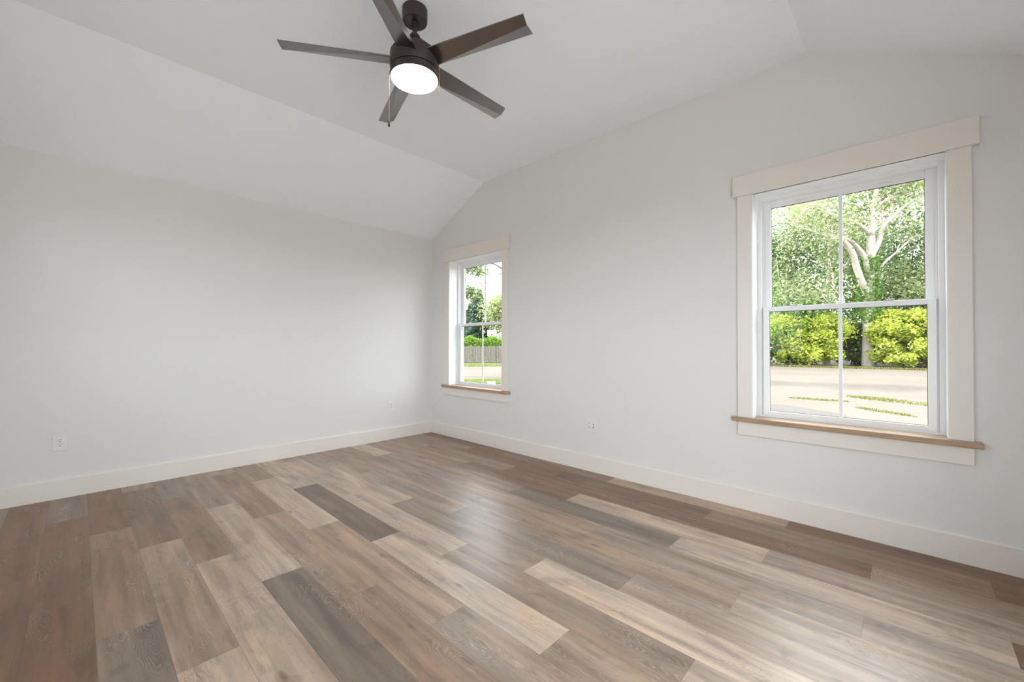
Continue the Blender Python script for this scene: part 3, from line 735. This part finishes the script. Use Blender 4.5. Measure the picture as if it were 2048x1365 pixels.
# ---- what the far window looks out on
def fence(p0, p1, h, label):
    p0, p1 = Vector(p0), Vector(p1); d = (p1 - p0); L = d.length; a = math.atan2(d.y, d.x)
    root = empty('wooden_fence', (p0.x, p0.y, GZ), a, label=label, cat='fence')
    rng = random.Random(5); bm = bmesh.new(); x = 0
    while x < L:
        w = rng.uniform(.13, .15); hh = h + rng.uniform(-.02, .02)
        add_box(bm, x, x + w - rng.uniform(.015, .04), -.02, 0, .05, hh); x += w
    bm_obj('pickets', bm, M['fence'], root, kind='stuff')
    for zz in (.30, h - .25): box('rail', (0, L, 0, .05, zz, zz + .09), M['fence'], root)
    for i in range(int(L / 2.4) + 1): box('post', (i * 2.4, i * 2.4 + .09, .05, .14, -.02, h - .05), M['fence'], root)
fence((-26.0, 16.9), (-14.5, 30.2), 1.44, 'weathered grey wooden fence beyond the yard, through the far window')
def hedge(p0, p1, h, label):
    p0, p1 = Vector(p0), Vector(p1); d = p1 - p0; L = d.length; rng = np.random.default_rng(9)
    root = empty('hedge', (p0.x, p0.y, GZ), math.atan2(d.y, d.x), label=label, cat='hedge')
    n = 22000; P = np.stack([rng.random(n) * L, rng.normal(0, .35, n), .15 + rng.random(n) ** .7 * h], 1)
    P[:, 2] += .14 * np.sin(P[:, 0] * 3.1) * (P[:, 2] / h) + rng.normal(0, .05, n)
    leaf_mesh('foliage', P, .10, rng, M['hedge'], root, .5, .3)
    V = []; Fc = []
    for i in range(int(L / .7)):
        pts, rr = smooth_path([(i * .7, 0, -.03), (i * .7 + .05, .03, h * .4), (i * .7, 0, h * .85)], [.05, .035, .01], 3); tube_data(pts, rr, 5, V, Fc)
    list_mesh('stems', V, Fc, M['bark_dark'], root)
hedge((-27.3, 18.0), (-16.3, 30.7), 2.05, 'bright green clipped hedge standing behind the wooden fence')

def conifer(loc, h, r, label, seed):
    rng = np.random.default_rng(seed); root = empty('conifer', (*loc, GZ), label=label, cat='tree', group='dark conifers behind the hedge')
    V = []; Fc = []; pts, rr = smooth_path([(0, 0, -.06), (0, 0, h * .5), (0, 0, h * .98)], [.16, .10, .02], 4); tube_data(pts, rr, 7, V, Fc)
    P = []
    z = .5
    while z < h:
        R_ = r * (1 - z / h) ** .8 + .08; nb = max(5, int(R_ * 8))
        for i in range(nb):
            a = rng.random() * 6.28; rr_ = R_ * rng.uniform(.75, 1.1); tip = np.array((math.cos(a) * rr_, math.sin(a) * rr_, z - .2 * rr_))
            tube_data([(0, 0, z), tuple(tip)], [.025, .008], 4, V, Fc)
            m = 44; s = rng.uniform(.25, 1.05, (m, 1)); P.append(np.array((0, 0, z)) * (1 - s) + tip * s + rng.normal(0, .10, (m, 3)))
        z += .26
    list_mesh('trunk', V, Fc, M['bark_dark'], root); leaf_mesh('foliage', np.vstack(P), .17, rng, M['needle'], root, .45, .2)
conifer((-30.9, 27.1), 6.0, 2.3, 'dark conifer at the left of the far window view', 51)
conifer((-28.9, 26.6), 7.4, 2.6, 'taller dark conifer in the middle of the far window view', 52)
conifer((-33.6, 26.6), 5.8, 2.3, 'dark conifer left of the far window view', 53)
tree((-25.6, 27.8), 7.4, .5, 'pale green bushy tree right of the conifers, through the far window', 54, 14000, 'leaf_pale', .14, .75, .16, nb=16, reach=.30, group='trees outside the far window')
tree((-22.0, 31.5), 8.2, .6, 'pale green tree farther right behind the hedge', 55, 12000, 'leaf_pale', .14, .8, .16, nb=16, reach=.32, group='trees outside the far window')

def backboard():
    root = empty('basketball_hoop', (-25.03, 24.83, GZ), math.radians(43.7), label='white rectangular board with dark rim standing above the hedge', cat='basketball hoop')
    box('board', (-.45, .45, -.02, .02, 2.42, 3.02), M['white_board'], root, .005)
    bm = bmesh.new(); add_lathe_ring(bm, .12, .012, 2.56, -.15); bm_obj('rim', bm, M['rim'], root, smooth=True)
    bm = bmesh.new(); add_box(bm, -.09, .09, -.024, -.02, 2.50, 2.64); bm_obj('rim_plate', bm, M['rim'], root)
    box('pole', (-.05, .05, .05, .15, -.05, 2.7), M['rim'], root, .01)
    box('arm', (-.04, .04, .02, .06, 2.55, 2.68), M['rim'], root)
def add_lathe_ring(bm, R_, r, z, y, n=20, m=6):
    rows = []
    for i in range(n):
        a = 2 * math.pi * i / n
        rows.append([bm.verts.new(((R_ + r * math.cos(2 * math.pi * k / m)) * math.cos(a), y + (R_ + r * math.cos(2 * math.pi * k / m)) * math.sin(a), z + r * math.sin(2 * math.pi * k / m))) for k in range(m)])
    for i in range(n):
        for k in range(m): bm.faces.new((rows[i][k], rows[(i + 1) % n][k], rows[(i + 1) % n][(k + 1) % m], rows[i][(k + 1) % m]))
backboard()

def slab():
    bm = bmesh.new(); add_box(bm, -.17, .17, -.10, .10, -.02, .09, .01, 2)
    o = bm_obj('paving_stone', bm, M['white_board'], None, label='small white slab lying on the grass outside the far window', cat='stone'); o.location = (-7.42, 8.08, GZ); o.rotation_euler = (0, 0, .8)
slab()

# trees whose limbs reach into the far window's view
def reach_tree(loc, limbs, rads, label, seed, nleaf, leaf, spread, side, height):
    rng = np.random.default_rng(seed); base = np.array((*loc, GZ)); root = empty('tree', tuple(base), label=label, cat='tree', group='trees outside the far window')
    V = []; Fc = []; tips = []
    pts, rr = smooth_path([(0, 0, -.08), (.05, 0, height * .3), (-.05, .1, height * .6), (0, 0, height)], [.24, .2, .14, .03], 4, .08, seed); tube_data(pts, rr, 9, V, Fc)
    for i in range(6):
        k = rng.integers(len(pts) // 2, len(pts)); a = rng.random() * 6.28
        grow(rng, V, Fc, pts[k], (math.cos(a) * .7 + side[0], math.sin(a) * .7 + side[1], .7), 2.4, .07, 1, tips, 6)
    ltips = []
    for p, r in zip(limbs, rads):
        q, w = smooth_path([np.array(x) - base for x in p], r, 4, .05, seed); tube_data(q, w, 6, V, Fc); ltips += q[len(q) // 2:]
    list_mesh('trunk', V, Fc, M['bark_dark'], root)
    P = crown_points(rng, tips, nleaf, .5)
    if spread: P = np.vstack([P, crown_points(rng, ltips, 1300, spread)])
    leaf_mesh('foliage', P, .085, rng, M[leaf], root)
reach_tree((-11.64, 9.33), [[(-11.75, 9.15, 3.2), (-11.26, 9.61, 4.5), (-10.9, 9.95, 4.9), (-10.55, 10.3, 4.62)], [(-11.79, 9.13, 2.8), (-11.35, 9.54, 3.6), (-11.05, 9.85, 3.5), (-10.85, 10.0, 3.75)]],
           [[.07, .05, .03, .01], [.06, .04, .025, .01]], 'leafy tree at the upper left of the far window view', 61, 5000, 'leaf_tree', .27, (-.9, -.5), 7.5)
reach_tree((-6.0, 10.6), [[(-6.0, 10.5, 3.4), (-6.9, 9.6, 4.35), (-7.55, 9.0, 4.2), (-7.88, 8.7, 4.42), (-8.2, 8.4, 4.52)], [(-7.5, 9.05, 4.2), (-7.75, 8.85, 4.0), (-7.95, 8.75, 3.95)]],
           [[.09, .06, .045, .03, .015], [.03, .02, .01]], 'tree with a bare branch at the upper right of the far window view', 62, 4000, 'leaf_tree', 0, (.6, .8), 8.0)
